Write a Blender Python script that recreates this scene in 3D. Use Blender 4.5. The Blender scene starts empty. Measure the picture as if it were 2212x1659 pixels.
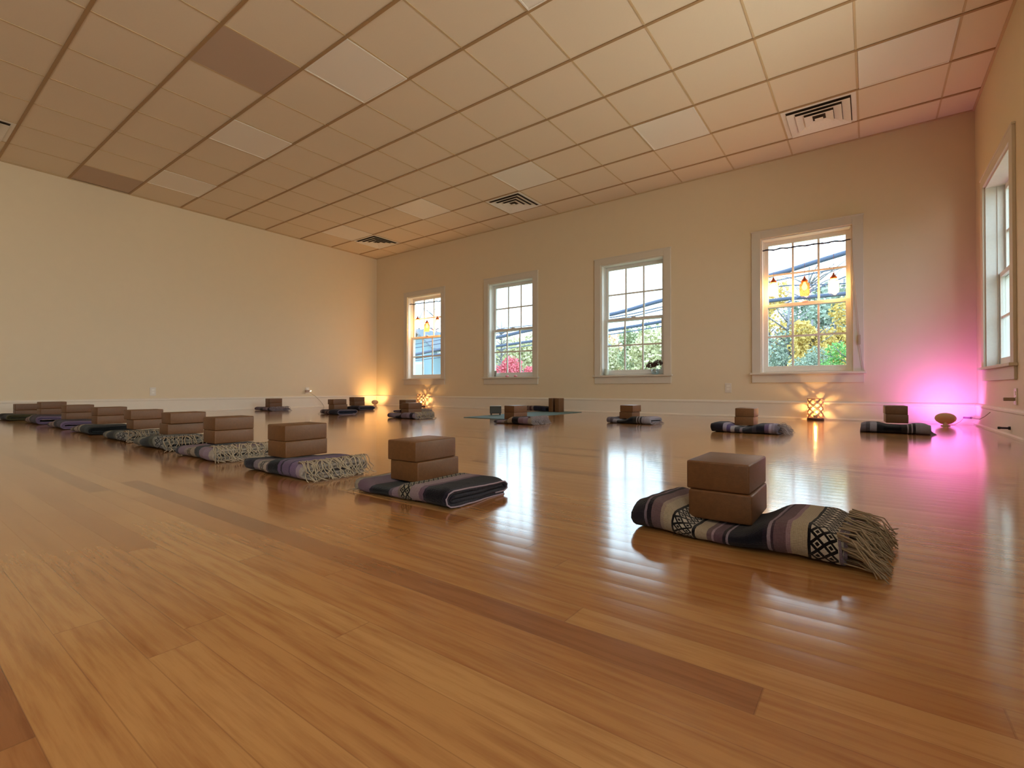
import bpy, bmesh, math, random
from mathutils import Vector, Matrix, noise
random.seed(7)
C = bpy.context.scene.collection
PI = math.pi
G = 0.6096                                   # ceiling grid pitch
CAM = Vector((8.0267, -6.226, 0.345)); YAW = .6371; PITCH = .0082; FPX = 1041.6
RX = 8.841; HC = 2.965; YB = -10.6           # right wall, ceiling height, back wall
_F = Vector((-math.sin(YAW)*math.cos(PITCH), math.cos(YAW)*math.cos(PITCH), math.sin(PITCH)))
_R = Vector((math.cos(YAW), math.sin(YAW), 0)); _U = _R.cross(_F)
def at_y(px, py, Y):                         # point of the world plane y=Y seen at a photo pixel
    d = _F+_R*((px-1106)/FPX)-_U*((py-829.5)/FPX)
    return CAM+d*((Y-CAM.y)/d.y)

# ---------------------------------------------------------------- materials
def s2l(c): return c/12.92 if c <= .04045 else ((c+.055)/1.055)**2.4
def hx(h): return tuple(s2l(int(h[i:i+2], 16)/255) for i in (0, 2, 4))+(1,)
class NT:
    def __init__(s, name):
        s.m = bpy.data.materials.new(name); s.m.use_nodes = True; s.t = s.m.node_tree; s.n = s.t.nodes; s.l = s.t.links
        s.n.clear(); s.out = s.n.new('ShaderNodeOutputMaterial')
    def link(s, a, b): s.l.new(a, b)
    def put(s, sock, v):
        if isinstance(v, bpy.types.NodeSocket): s.link(v, sock)
        else: sock.default_value = v
    def math(s, op, a, b=0., c=None, clamp=False):
        n = s.n.new('ShaderNodeMath'); n.operation = op; n.use_clamp = clamp
        s.put(n.inputs[0], a); s.put(n.inputs[1], b)
        if c is not None: s.put(n.inputs[2], c)
        return n.outputs[0]
    def mix(s, f, a, b, typ='MIX'):
        n = s.n.new('ShaderNodeMix'); n.data_type = 'RGBA'; n.blend_type = typ
        s.put(n.inputs[0], f); s.put(n.inputs[6], a); s.put(n.inputs[7], b); return n.outputs[2]
    def noise(s, vec, scale, detail=3, rough=.5, out=0):
        n = s.n.new('ShaderNodeTexNoise'); s.link(vec, n.inputs['Vector']); n.inputs['Scale'].default_value = scale
        n.inputs['Detail'].default_value = detail; n.inputs['Roughness'].default_value = rough; return n.outputs[out]
    def white(s, vec, dim='3D', out=0):
        n = s.n.new('ShaderNodeTexWhiteNoise'); n.noise_dimensions = dim
        s.put(n.inputs['W' if dim == '1D' else 'Vector'], vec); return n.outputs[out]
    def coord(s, o='Object'): return s.n.new('ShaderNodeTexCoord').outputs[o]
    def sep(s, v):
        n = s.n.new('ShaderNodeSeparateXYZ'); s.link(v, n.inputs[0]); return n.outputs
    def comb(s, x, y, z=0.):
        n = s.n.new('ShaderNodeCombineXYZ'); s.put(n.inputs[0], x); s.put(n.inputs[1], y); s.put(n.inputs[2], z); return n.outputs[0]
    def vmul(s, v, k):
        n = s.n.new('ShaderNodeVectorMath'); n.operation = 'MULTIPLY'; s.link(v, n.inputs[0]); n.inputs[1].default_value = k; return n.outputs[0]
    def ramp(s, f, stops, interp='LINEAR'):
        n = s.n.new('ShaderNodeValToRGB'); s.link(f, n.inputs[0]); r = n.color_ramp; r.interpolation = interp
        while len(r.elements) < len(stops): r.elements.new(.5)
        for e, (p, c) in zip(r.elements, sorted(stops, key=lambda q: q[0])): e.position = p; e.color = c
        return n.outputs[0]
    def bump(s, h, strength=.3, dist=.01):
        n = s.n.new('ShaderNodeBump'); n.inputs['Strength'].default_value = strength; n.inputs['Distance'].default_value = dist
        s.link(h, n.inputs['Height']); return n.outputs[0]
    def bsdf(s, col, rough=.6, metal=0., normal=None, **kw):
        n = s.n.new('ShaderNodeBsdfPrincipled'); s.put(n.inputs['Base Color'], col); s.put(n.inputs['Roughness'], rough)
        s.put(n.inputs['Metallic'], metal)
        if normal is not None: s.link(normal, n.inputs['Normal'])
        for k, v in kw.items(): s.put(n.inputs[k.replace('_', ' ')], v)
        s.link(n.outputs[0], s.out.inputs[0]); return n
def plain(name, col, rough=.6, metal=0., nscale=60, namt=.06, bump=.0, **kw):
    t = NT(name); o = t.coord(); c = hx(col) if isinstance(col, str) else col
    f = t.noise(o, nscale, 3)
    d = tuple(max(0, v*(1-namt*2)) for v in c[:3])+(1,)
    b = t.bump(f, bump, .002) if bump else None
    t.bsdf(t.mix(f, c, d), rough, metal, b, **kw); return t.m
def emit(name, col, k):
    t = NT(name); e = t.n.new('ShaderNodeEmission'); e.inputs[0].default_value = hx(col); e.inputs[1].default_value = k
    t.link(e.outputs[0], t.out.inputs[0]); return t.m
def clear(name, tint='FFFFFF', refl=.08, rough=.02):     # thin clear glass
    t = NT(name); a = t.n.new('ShaderNodeBsdfTransparent'); a.inputs[0].default_value = hx(tint)
    g = t.n.new('ShaderNodeBsdfGlossy'); g.inputs['Roughness'].default_value = rough
    lw = t.n.new('ShaderNodeLayerWeight'); lw.inputs[0].default_value = .15
    f = t.math('ADD', t.math('MULTIPLY', lw.outputs[1], .45), refl*.5)
    m = t.n.new('ShaderNodeMixShader'); t.link(f, m.inputs[0]); t.link(a.outputs[0], m.inputs[1]); t.link(g.outputs[0], m.inputs[2])
    t.link(m.outputs[0], t.out.inputs[0]); return t.m

def floor_mat():
    t = NT('oak_floor'); P = t.coord(); x, y, z = t.sep(P)
    W = .0572
    v = t.math('DIVIDE', y, W); row = t.math('FLOOR', v); fy = t.math('SUBTRACT', v, row)
    off = t.white(row, '1D'); u = t.math('ADD', t.math('DIVIDE', x, 1.05), t.math('MULTIPLY', off, 37.3))
    col = t.math('FLOOR', u); fx = t.math('SUBTRACT', u, col)
    cell = t.comb(col, row, 3.7); r1 = t.white(cell); r2 = t.white(t.comb(row, col, 9.1))
    base = t.ramp(r1, [(0, hx('7E4A2A')), (.06, hx('9C643A')), (.12, hx('B27A46')), (.3, hx('B8824C')), (.6, hx('BE8A52')), (.85, hx('C4925A')), (1, hx('D0A26C'))])
    gp = t.comb(t.math('ADD', t.math('MULTIPLY', x, 3.2), t.math('MULTIPLY', r2, 40)), t.math('MULTIPLY', y, 46), t.math('MULTIPLY', r1, 20))
    grain = t.noise(gp, 1.6, 5, .6)
    base = t.mix(t.math('MULTIPLY', t.math('SUBTRACT', grain, .42, clamp=True), 1.9), base, t.mix(1., base, hx('B98A62'), 'MULTIPLY'))
    fine = t.noise(t.comb(t.math('MULTIPLY', x, 14), t.math('MULTIPLY', y, 420), r1), 1.4, 2)
    base = t.mix(t.math('MULTIPLY', fine, .12), base, t.mix(1., base, hx('A87850'), 'MULTIPLY'))
    knot = t.noise(t.comb(t.math('MULTIPLY', x, 1.0), t.math('MULTIPLY', y, 3.2), 5.), 4.5, 2)
    base = t.mix(t.math('MULTIPLY', t.math('GREATER_THAN', knot, .745), .22), base, hx('6A3A1C'))
    gy = t.math('LESS_THAN', t.math('MINIMUM', fy, t.math('SUBTRACT', 1., fy)), .011)
    gx = t.math('LESS_THAN', t.math('MINIMUM', fx, t.math('SUBTRACT', 1., fx)), .0011)
    gap = t.math('MAXIMUM', gy, gx)
    base = t.mix(t.math('MULTIPLY', gap, .28), base, hx('5A3216'))
    prof = t.math('MULTIPLY', t.math('MULTIPLY', fy, t.math('SUBTRACT', 1., fy)), 4.)
    wav = t.noise(t.comb(t.math('MULTIPLY', x, 1.3), t.math('MULTIPLY', y, 9.), 2.), 2.2, 3)
    tilt = t.math('MULTIPLY', t.math('SUBTRACT', r2, .5), t.math('SUBTRACT', fy, .5))
    h = t.math('ADD', t.math('ADD', t.math('MULTIPLY', prof, .30), t.math('MULTIPLY', wav, .34)), t.math('MULTIPLY', tilt, .3))
    h = t.math('ADD', h, t.math('MULTIPLY', fine, .008)); h = t.math('SUBTRACT', h, t.math('MULTIPLY', gap, .25))
    nb = t.bump(h, .22, .004)
    sm = t.noise(P, 3.1, 4)
    t.bsdf(base, t.math('ADD', t.math('MULTIPLY', sm, .07), .13), 0., nb, Specular_IOR_Level=.5, Coat_Weight=.8, Coat_Roughness=.11)
    return t.m
M = {}
M['floor'] = floor_mat()
def paint(name, col, sc=9, b=.05):
    t = NT(name); o = t.coord(); f = t.noise(o, sc, 4); g = t.noise(o, 260, 2)
    c = hx(col); d = tuple(v*.965 for v in c[:3])+(1,)
    t.bsdf(t.mix(f, c, d), .62, 0., t.bump(g, b, .001), Specular_IOR_Level=.3); return t.m
M['wall'] = paint('cream_wall_paint', 'EAD9BC')
M['trim'] = paint('white_trim_paint', 'DDD4C6', 20, .02)
M['base'] = paint('white_baseboard_paint', 'EFE6D8', 20, .02)
M['tile'] = paint('ceiling_tile_fibre', 'ECDCC4', 80, .25)
M['tile_grey'] = paint('grey_ceiling_tile_fibre', 'C4AC98', 80, .25)
M['tee'] = plain('ceiling_tee_metal', 'B08E64', .5)  # browner than the cross tees: reveal gap shade put into the colour
M['tee2'] = plain('cross_tee_metal', 'D6BC94', .5)
M['diff'] = plain('frosted_diffuser', 'F6EEE2', .4, nscale=500, namt=.01, bump=.3)
M['vent'] = plain('vent_white_enamel', 'FCF6EC', .4)
M['dark'] = plain('dark_duct', '4A3A2C', .9)
M['glass'] = clear('window_glass', 'F4FBFC')
def frosted(name, tint, k):
    t = NT(name); a = t.n.new('ShaderNodeBsdfTransparent'); a.inputs[0].default_value = hx(tint); g = t.n.new('ShaderNodeBsdfTranslucent'); g.inputs[0].default_value = hx(tint)
    m = t.n.new('ShaderNodeMixShader'); m.inputs[0].default_value = k; t.link(a.outputs[0], m.inputs[1]); t.link(g.outputs[0], m.inputs[2]); t.link(m.outputs[0], t.out.inputs[0]); return t.m
M['jar'] = frosted('clear_jar_glass', 'FFF8E8', .22); M['jar_pink'] = frosted('rose_jar_glass', 'F08A6A', .2)
M['vinyl'] = plain('white_sash', 'EDE9E2', .4)
def cork(name, col, dk):
    t = NT(name); o = t.coord(); v = t.n.new('ShaderNodeTexVoronoi'); t.link(o, v.inputs['Vector']); v.inputs['Scale'].default_value = 260
    f = t.noise(o, 90, 4); g = t.noise(o, 420, 2)
    c = t.mix(f, hx(col), hx(dk)); c = t.mix(t.math('MULTIPLY', t.math('GREATER_THAN', g, .64), .45), c, hx('4A2E18'))
    t.bsdf(c, .48, 0., t.bump(t.math('ADD', v.outputs[0], f), .2, .001), Specular_IOR_Level=.6); return t.m
M['cork'] = cork('cork', '784E2A', '5C3A1D')
M['mat'] = plain('teal_mat_rubber', '5F7F80', .7, nscale=300, namt=.1, bump=.2)
M['matedge'] = plain('mat_edge', '3C4A48', .7)
M['black'] = plain('black_plastic', '1A1A1C', .45)
M['grille'] = plain('grey_fabric_grille', '54524C', .8, nscale=900, namt=.3, bump=.3)
M['walnut'] = plain('dark_case', '2A2422', .5)
M['silver'] = plain('pale_top_plate', 'CFC6BA', .35, .3)
M['white'] = plain('white_plastic', 'EFE6DA', .4)
M['cordw'] = plain('beige_cord', 'B9A890', .5)
M['lamp_shell'] = plain('cream_lamp_shell', 'E6C7A4', .45)
M['lattice'] = plain('woven_lattice_shell', 'C9A48C', .6)
M['lampbase'] = plain('dark_wood_lamp_base', '4A2C20', .5)
M['copper'] = plain('copper_lid', 'C0602C', .35, .7)
M['rod'] = plain('dark_twisted_branch', '4A4456', .7, nscale=40, namt=.3, bump=.6)
M['bulb'] = emit('warm_bulb', 'FFC46A', 26)
M['candle'] = emit('amber_bulb', 'FFB14A', 14)
M['pinkled'] = emit('pink_led_face', 'FF6FD8', 16)
M['amberled'] = emit('amber_led_face', 'FFB45A', 16)
M['fringe'] = plain('cream_yarn', 'AE9C84', .9, nscale=200, namt=.15)
M['fringe_grey'] = plain('grey_yarn', '96888A', .9, nscale=200, namt=.2)
M['dried'] = plain('dried_flower', '6E4A40', .9, nscale=80, namt=.4)
M['stem'] = plain('dry_stem', '7C6444', .8)
M['roomlight'] = emit('warm_room_light', 'FFF0D8', 2.2)  # added glow for the unseen ceiling panels

# ---------------------------------------------------------------- mesh helpers
class MB:
    def __init__(s): s.v = []; s.f = []; s.uv = []
    def add(s, v, f, M4=None, uv=None):
        o = len(s.v); s.v += [tuple(M4 @ Vector(p)) if M4 else tuple(p) for p in v]; s.f += [tuple(i+o for i in q) for q in f]
        s.uv += uv if uv else [(0, 0)]*len(v)
    def box(s, a, b, M4=None):
        x0, y0, z0 = a; x1, y1, z1 = b
        s.add([(x0, y0, z0), (x1, y0, z0), (x1, y1, z0), (x0, y1, z0), (x0, y0, z1), (x1, y0, z1), (x1, y1, z1), (x0, y1, z1)],
              [(0, 3, 2, 1), (4, 5, 6, 7), (0, 1, 5, 4), (1, 2, 6, 5), (2, 3, 7, 6), (3, 0, 4, 7)], M4)
    def lathe(s, prof, seg=32, M4=None, close=True):
        v = []; f = []; n = len(prof)
        for i in range(seg):
            a = 2*PI*i/seg
            for r, z in prof: v.append((r*math.cos(a), r*math.sin(a), z))
        for i in range(seg):
            j = (i+1) % seg
            for k in range(n-1): f.append((i*n+k, j*n+k, j*n+k+1, i*n+k+1))
        if close:
            if prof[0][0] > 1e-6: f.append(tuple(i*n for i in range(seg))[::-1])
            if prof[-1][0] > 1e-6: f.append(tuple(i*n+n-1 for i in range(seg)))
        s.add(v, f, M4)
    def tube(s, pts, r, seg=8, M4=None, taper=1.):
        pts = [Vector(p) for p in pts]; v = []; f = []; n = len(pts); up = Vector((.13, .31, .94)).normalized()
        for i, p in enumerate(pts):
            t = (pts[min(i+1, n-1)]-pts[max(i-1, 0)]).normalized(); a = t.cross(up)
            if a.length < 1e-4: a = t.cross(Vector((1, 0, 0)))
            a.normalize(); b = t.cross(a); rr = r*(1+(taper-1)*i/max(1, n-1))
            for k in range(seg):
                q = 2*PI*k/seg; v.append(tuple(p+a*rr*math.cos(q)+b*rr*math.sin(q)))
        for i in range(n-1):
            for k in range(seg): f.append((i*seg+k, i*seg+(k+1) % seg, (i+1)*seg+(k+1) % seg, (i+1)*seg+k))
        f.append(tuple(range(seg))[::-1]); f.append(tuple((n-1)*seg+k for k in range(seg)))
        s.add(v, f, M4)
    def build(s, name, mat, parent=None, smooth=False, bevel=0., seg=2, loc=None, rz=0., uv=False):
        me = bpy.data.meshes.new(name); me.from_pydata(s.v, [], s.f); me.update()
        if uv:
            L = me.uv_layers.new(name='UVMap')
            for l in me.loops: L.data[l.index].uv = s.uv[l.vertex_index]
        if bevel:
            bm = bmesh.new(); bm.from_mesh(me); bmesh.ops.remove_doubles(bm, verts=bm.verts, dist=1e-6)
            bmesh.ops.recalc_face_normals(bm, faces=bm.faces)
            es = [e for e in bm.edges if len(e.link_faces) == 2 and e.calc_face_angle(0) > .6]
            bmesh.ops.bevel(bm, geom=es, offset=bevel, segments=seg, affect='EDGES', profile=.5); bm.to_mesh(me); bm.free()
        else:
            bm = bmesh.new(); bm.from_mesh(me); bmesh.ops.recalc_face_normals(bm, faces=bm.faces); bm.to_mesh(me); bm.free()
        if smooth: me.shade_smooth()
        for m in (mat if isinstance(mat, list) else [mat]): me.materials.append(m)
        o = bpy.data.objects.new(name, me); C.objects.link(o)
        if parent: o.parent = parent
        if loc is not None: o.location = loc
        o.rotation_euler.z = rz
        return o
def box(name, a, b, mat, parent=None, bevel=0., **k):
    m = MB(); m.box(a, b); return m.build(name, mat, parent, bevel=bevel, **k)
def empty(name, loc=(0, 0, 0), rz=0.):
    o = bpy.data.objects.new(name, None); C.objects.link(o); o.location = loc; o.rotation_euler = (0, 0, rz); o.empty_display_size = .05; return o
def tag(o, label, cat, group=None, kind=None):
    o['label'] = label; o['category'] = cat
    if group: o['group'] = group
    if kind: o['kind'] = kind
    return o
def struct(o, label=None):
    o['kind'] = 'structure'
    if label: o['label'] = label
    return o

# ---------------------------------------------------------------- room shell
WT = .19                                       # wall thickness
WINX = [(.94, 1.83), (2.94, 3.825), (4.99, 5.88), (7.025, 7.89)]; WZ = (.52, 2.07)
RWY = (-1.44, -.47)
RWS = [(-1.44, -.47), (-3.50, -2.53), (-7.60, -6.63), (-9.65, -8.68)]   # right wall window openings; the unseen last three are added for light
struct(box('floor', (-.2, YB-.2, -.1), (RX+.2, WT, 0), M['floor']), 'glossy honey oak strip floor')
m = MB(); xs = [-.2]+[v for w in WINX for v in w]+[RX+.2]
for i in range(0, len(xs), 2): m.box((xs[i], 0, 0), (xs[i+1], WT, HC))
for a, b in WINX: m.box((a, 0, 0), (b, WT, WZ[0])); m.box((a, 0, WZ[1]), (b, WT, HC))
struct(m.build('wall_back', M['wall']), 'cream wall with four windows')
struct(box('wall_left', (-.2, YB, 0), (0, 0, HC), M['wall']), 'long plain cream wall')
m = MB(); ys = [YB]+[v for w in RWS[::-1] for v in w]+[0]
for i in range(0, len(ys), 2): m.box((RX, ys[i], 0), (RX+WT, ys[i+1], HC))
for a, b in RWS: m.box((RX, a, 0), (RX+WT, b, WZ[0])); m.box((RX, a, WZ[1]), (RX+WT, b, HC))
struct(m.build('wall_right', M['wall']), 'cream wall with one window')
struct(box('wall_front', (-.2, YB-.2, 0), (RX+.2, YB, HC), plain('brown_wall_paint', '7C6248', .6)))  # unseen wall, coloured dark to weaken the light bouncing back
m = MB()
def base_prof(p0, p1, nrm):                    # baseboard: shoe, board, cap
    p0, p1, nrm = Vector(p0), Vector(p1), Vector(nrm)
    pr = [(0, 0), (.028, 0), (.028, .012), (.017, .022), (.016, .165), (.022, .172), (.022, .184), (.012, .196), (0, .2)]
    v = [];
    for p in (p0, p1): v += [tuple(p+nrm*a+Vector((0, 0, b))) for a, b in pr]
    n = len(pr); f = [(k, k+1, n+k+1, n+k) for k in range(n-1)]+[tuple(range(n)), tuple(range(2*n-1, n-1, -1))]
    mm = MB(); mm.add(v, f); return mm
struct(base_prof((0, 0, 0), (RX, 0, 0), (0, -1, 0)).build('baseboard_back', M['base']))
struct(base_prof((0, YB, 0), (0, 0, 0), (1, 0, 0)).build('baseboard_left', M['base']))
struct(base_prof((RX, YB, 0), (RX, 0, 0), (-1, 0, 0)).build('baseboard_right', M['base']))
# ceiling
def gx(i): return (i+10.0551)*G
def gy(j): return -(j-.2926)*G
struct(box('ceiling', (-.2, YB-.2, HC), (RX+.2, WT, HC+.15), M['tile']), 'suspended ceiling of cream tiles')
m = MB()
for j in range(1, 17): m.box((0, gy(j)-.0115, HC-.007), (RX, gy(j)+.0115, HC-.0005))
struct(m.build('trim_1', M['tee']), 'ceiling main tee rails')
m = MB()
for i in range(-10, 5): m.box((gx(i)-.007, YB, HC-.004), (gx(i)+.007, -.005, HC-.0005))
struct(m.build('trim_2', M['tee2']), 'ceiling cross tees')
m = MB(); m.box((0, YB, HC-.01), (.018, 0, HC-.0008)); m.box((RX-.018, YB, HC-.01), (RX, 0, HC-.0008)); m.box((.018, -.018, HC-.01), (RX-.018, 0, HC-.0008))
struct(m.build('trim_3', M['tee2']), 'ceiling wall angle')

def light_panel(i, j, label, lit=False):
    r = tag(empty('ceiling_light', (gx(i+.5), gy(j+.5), HC)), label, 'ceiling light', 'square ceiling lights')
    h = G/2-.012; fr = MB()
    for a, b in (((-h, -h), (h, -h+.012)), ((-h, h-.012), (h, h)), ((-h, -h+.012), (-h+.012, h-.012)), ((h-.012, -h+.012), (h, h-.012))):
        fr.box((a[0], a[1], -.008), (b[0], b[1], -.0006))
    fr.build('frame', M['vent'], r)
    box('diffuser', (-h+.012, -h+.012, -.005), (h-.012, h-.012, -.0008), M['roomlight'] if lit else M['diff'], r)
near = {3: 'nearest the right wall', 0: 'second from the right wall', -3: 'third from the right wall', -6: 'fourth from the right wall', -9: 'nearest the left corner'}
for i in (3, 0, -3, -6, -9): light_panel(i, 2, 'unlit ceiling light in the window side row, '+near[i])
for i, s in ((0, 'cut by the top edge of the photo'), (-3, 'bright, touching the dark grey tile corner'), (-6, 'small and pale, middle of its row'), (-9, 'faint, nearest the left wall')):
    light_panel(i, 6, 'unlit ceiling light away from the windows, '+s)
for i, j, s in ((-4, 7, 'large darker grey ceiling tile beside the bright light panel'), (-10, 7, 'darker grey ceiling tile against the left wall')):
    x0 = max(gx(i), .018)+.008
    if i == -10: x0 = .02; x1 = gx(-9)-.008
    else: x1 = gx(i+1)-.008
    tag(box('ceiling_tile', (x0, gy(j+1)+.012, HC-.004), (x1, gy(j)-.012, HC-.0008), M['tile_grey']), s, 'ceiling tile', 'darker ceiling tiles')
def vent(i, j, label):
    r = tag(empty('ceiling_vent', (gx(i+.5), gy(j+.5), HC)), label, 'air vent', 'square ceiling vents')
    H = G/2-.012
    def ring(m, a, za, b, zb):
        v = [(s*a, t*a, za) for s, t in ((-1, -1), (1, -1), (1, 1), (-1, 1))]+[(s*b, t*b, zb) for s, t in ((-1, -1), (1, -1), (1, 1), (-1, 1))]
        m.add(v, [(k, (k+1) % 4, 4+(k+1) % 4, 4+k) for k in range(4)])
    m = MB(); ring(m, H, -.004, H-.035, -.006); ring(m, H, -.0008, H, -.004); ring(m, H-.035, -.006, H-.037, -.001); m.build('frame', M['vent'], r)
    box('duct_opening', (-H+.037, -H+.037, -.003), (H-.037, H-.037, -.0008), M['dark'], r)  # flat dark sheet standing in for the shade inside the duct
    for a in (.25, .183, .117):                # three nested sloping louvres
        m = MB(); ring(m, a, -.028, a-.064, -.006); ring(m, a, -.026, a-.064, -.004); ring(m, a, -.028, a, -.026); m.build('louvre', M['vent'], r)
    m = MB(); m.box((-.034, -.034, -.03), (.034, .034, -.027)); m.build('center_plate', M['vent'], r)
vent(2, 1, 'square white ceiling vent nearest the right wall'); vent(-4, 1, 'square ceiling vent halfway along the window wall')
vent(-9, 1, 'small distant ceiling vent near the far left corner'); vent(-9, 9, 'ceiling vent cut by the left edge of the photo')

# windows -------------------------------------------------------------------
def window(n, W, H, M4, label):
    """local: x across the opening, y outwards, z up from opening bottom"""
    r = struct(empty('window_%d' % n), label); r.matrix_world = M4
    cw = .098; m = MB()
    m.box((-cw, -.019, -.0), (-.004, 0, H+.095)); m.box((W+.004, -.019, 0), (W+cw, 0, H+.095)); m.box((-.004, -.019, H+.004), (W+.004, 0, H+.095))
    m.box((-cw-.006, -.024, H+.085), (W+cw+.006, 0, H+.1))
    m.build('casing', M['trim'], r, bevel=.002, seg=1)
    m = MB(); m.box((-cw-.02, -.045, -.022), (W+cw+.02, 0, 0)); m.box((0, 0, -.001), (W, .085, .004)); m.build('sill', M['trim'], r, bevel=.002, seg=1)
    m = MB(); m.box((-cw, -.017, -.115), (W+cw, 0, -.022)); m.build('apron', M['trim'], r, bevel=.002, seg=1)
    m = MB(); j = .012
    m.box((0, -.001, 0), (j, .17, H)); m.box((W-j, -.001, 0), (W, .17, H)); m.box((j, -.001, H-j), (W-j, .17, H)); m.box((j, .085, -.001), (W-j, .17, .014))
    m.box((j, .07, .014), (j+.01, .076, H-j)); m.box((W-j-.01, .07, .014), (W-j, .076, H-j))
    m.build('jamb', M['vinyl'], r)
    def sash(name, z0, z1, y0, y1, bot, top):
        x0, x1 = j+.004, W-j-.004; st = .042; s = MB()
        s.box((x0, y0, z0), (x0+st, y1, z1)); s.box((x1-st, y0, z0), (x1, y1, z1)); s.box((x0+st, y0, z0), (x1-st, y1, z0+bot)); s.box((x0+st, y0, z1-top), (x1-st, y1, z1))
        o = s.build(name, M['vinyl'], r, bevel=.002, seg=1)
        a, b, c, d = x0+st, x1-st, z0+bot, z1-top; q = MB(); ym = (y0+y1)/2
        for k in (1, 2): xx = a+(b-a)*k/3; q.box((xx-.0105, ym-.008, c), (xx+.0105, ym+.008, d))
        zz = (c+d)/2
        for k in range(3): q.box((a+(b-a)*k/3+(.0105 if k else 0), ym-.0075, zz-.0105), (a+(b-a)*(k+1)/3-(.0105 if k < 2 else 0), ym+.0075, zz+.0105))
        q.build('muntins', M['vinyl'], o)
        box('pane', (a, ym-.001, c), (b, ym+.001, d), M['glass'], o)
    mid = H*.5
    sash('upper_sash', mid-.018, H-j-.002, .116, .146, .036, .045)
    sash('lower_sash', .016, mid+.02, .08, .11, .06, .036)
    m = MB(); m.box((W/2-.03, .074, mid+.02), (W/2+.03, .1, mid+.03)); m.lathe([(.011, 0), (.011, .008), (.004, .012)], 12, Matrix.Translation((W/2, .088, mid+.03)))
    m.build('sash_lock', M['vinyl'], r)
    return r
for k, (a, b) in enumerate(WINX):
    window(k+1, b-a, WZ[1]-WZ[0], Matrix.Translation((a, 0, WZ[0])), 'double hung six over six window')
for k, (a, b) in enumerate(RWS): window(5+k, b-a, WZ[1]-WZ[0], Matrix.Translation((RX, b, WZ[0])) @ Matrix.Rotation(-PI/2, 4, 'Z'), 'double hung window in the right wall')  # all but the first are unseen windows added for the light

# ---------------------------------------------------------------- cork blocks
BW, BL, BH = .138, .195, .067
_m = MB(); _m.box((-BW/2, -BL/2, 0), (BW/2, BL/2, BH)); blk = _m.build('cork_block', M['cork'], bevel=.0045, seg=3)
for p in blk.data.polygons: p.use_smooth = True
used = [False]
def block(x, y, z, rz, label, group='cork yoga blocks', tilt=None):
    o = blk
    if used[0]: o = blk.copy(); C.objects.link(o)
    used[0] = True
    o.location = (x, y, z); o.rotation_euler = tilt if tilt else (0, 0, rz)
    tag(o, label, 'yoga block', group); return o

# ---------------------------------------------------------------- blankets
def stripes(name, spec, edge='8F8090', pat=None):
    """spec: list of (start, hex); pat: list of (start, end) bands with a woven diamond motif"""
    t = NT(name); uv = t.coord('UV'); u, v, _ = t.sep(uv); P = t.coord()
    wob = t.math('ADD', u, t.math('MULTIPLY', t.math('SUBTRACT', t.noise(P, 14, 3), .5), .012))
    col = t.ramp(wob, [(p, hx(c)) for p, c in spec], 'CONSTANT')
    rib = t.math('MULTIPLY', t.math('ABSOLUTE', t.math('SINE', t.math('MULTIPLY', u, 420))), .22)
    col = t.mix(rib, col, t.mix(1., col, hx('9A8E94'), 'MULTIPLY'))
    for a, b, lt, dk in (pat or []):
        lo = t.math('GREATER_THAN', wob, a); hi = t.math('LESS_THAN', wob, b); band = t.math('MULTIPLY', lo, hi)
        fu = t.math('ABSOLUTE', t.math('SUBTRACT', t.math('FRACT', t.math('DIVIDE', t.math('SUBTRACT', u, a), (b-a)/2)), .5))
        fv = t.math('ABSOLUTE', t.math('SUBTRACT', t.math('FRACT', t.math('DIVIDE', v, .021)), .5))
        s = t.math('ADD', fu, fv)
        dia = t.math('LESS_THAN', t.math('ABSOLUTE', t.math('SUBTRACT', s, .5)), .16)
        dot = t.math('LESS_THAN', s, .2)
        pc = t.mix(t.math('MAXIMUM', dia, dot), hx(lt), hx(dk)); col = t.mix(band, col, pc)
    n1 = t.noise(t.vmul(P, (1, 1, 1)), 240, 3); n2 = t.noise(P, 34, 3)
    col = t.mix(t.math('MULTIPLY', n1, .5), col, t.mix(1., col, hx('8A7F86'), 'MULTIPLY'))
    weave = t.math('MULTIPLY', t.math('SINE', t.math('MULTIPLY', v, 2400)), .25)
    t.bsdf(col, .95, 0., t.bump(t.math('ADD', t.math('ADD', n1, weave), n2), .7, .003), Specular_IOR_Level=.12, Sheen_Weight=.14, Sheen_Roughness=.4)
    return t.m
K, NV, PU, MV, CR, TN, LI, DG = '17141A', '1B1A28', '3B2C44', '7B6070', 'B3A48F', '9A8468', '9C88A4', '3E3C3C'
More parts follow.
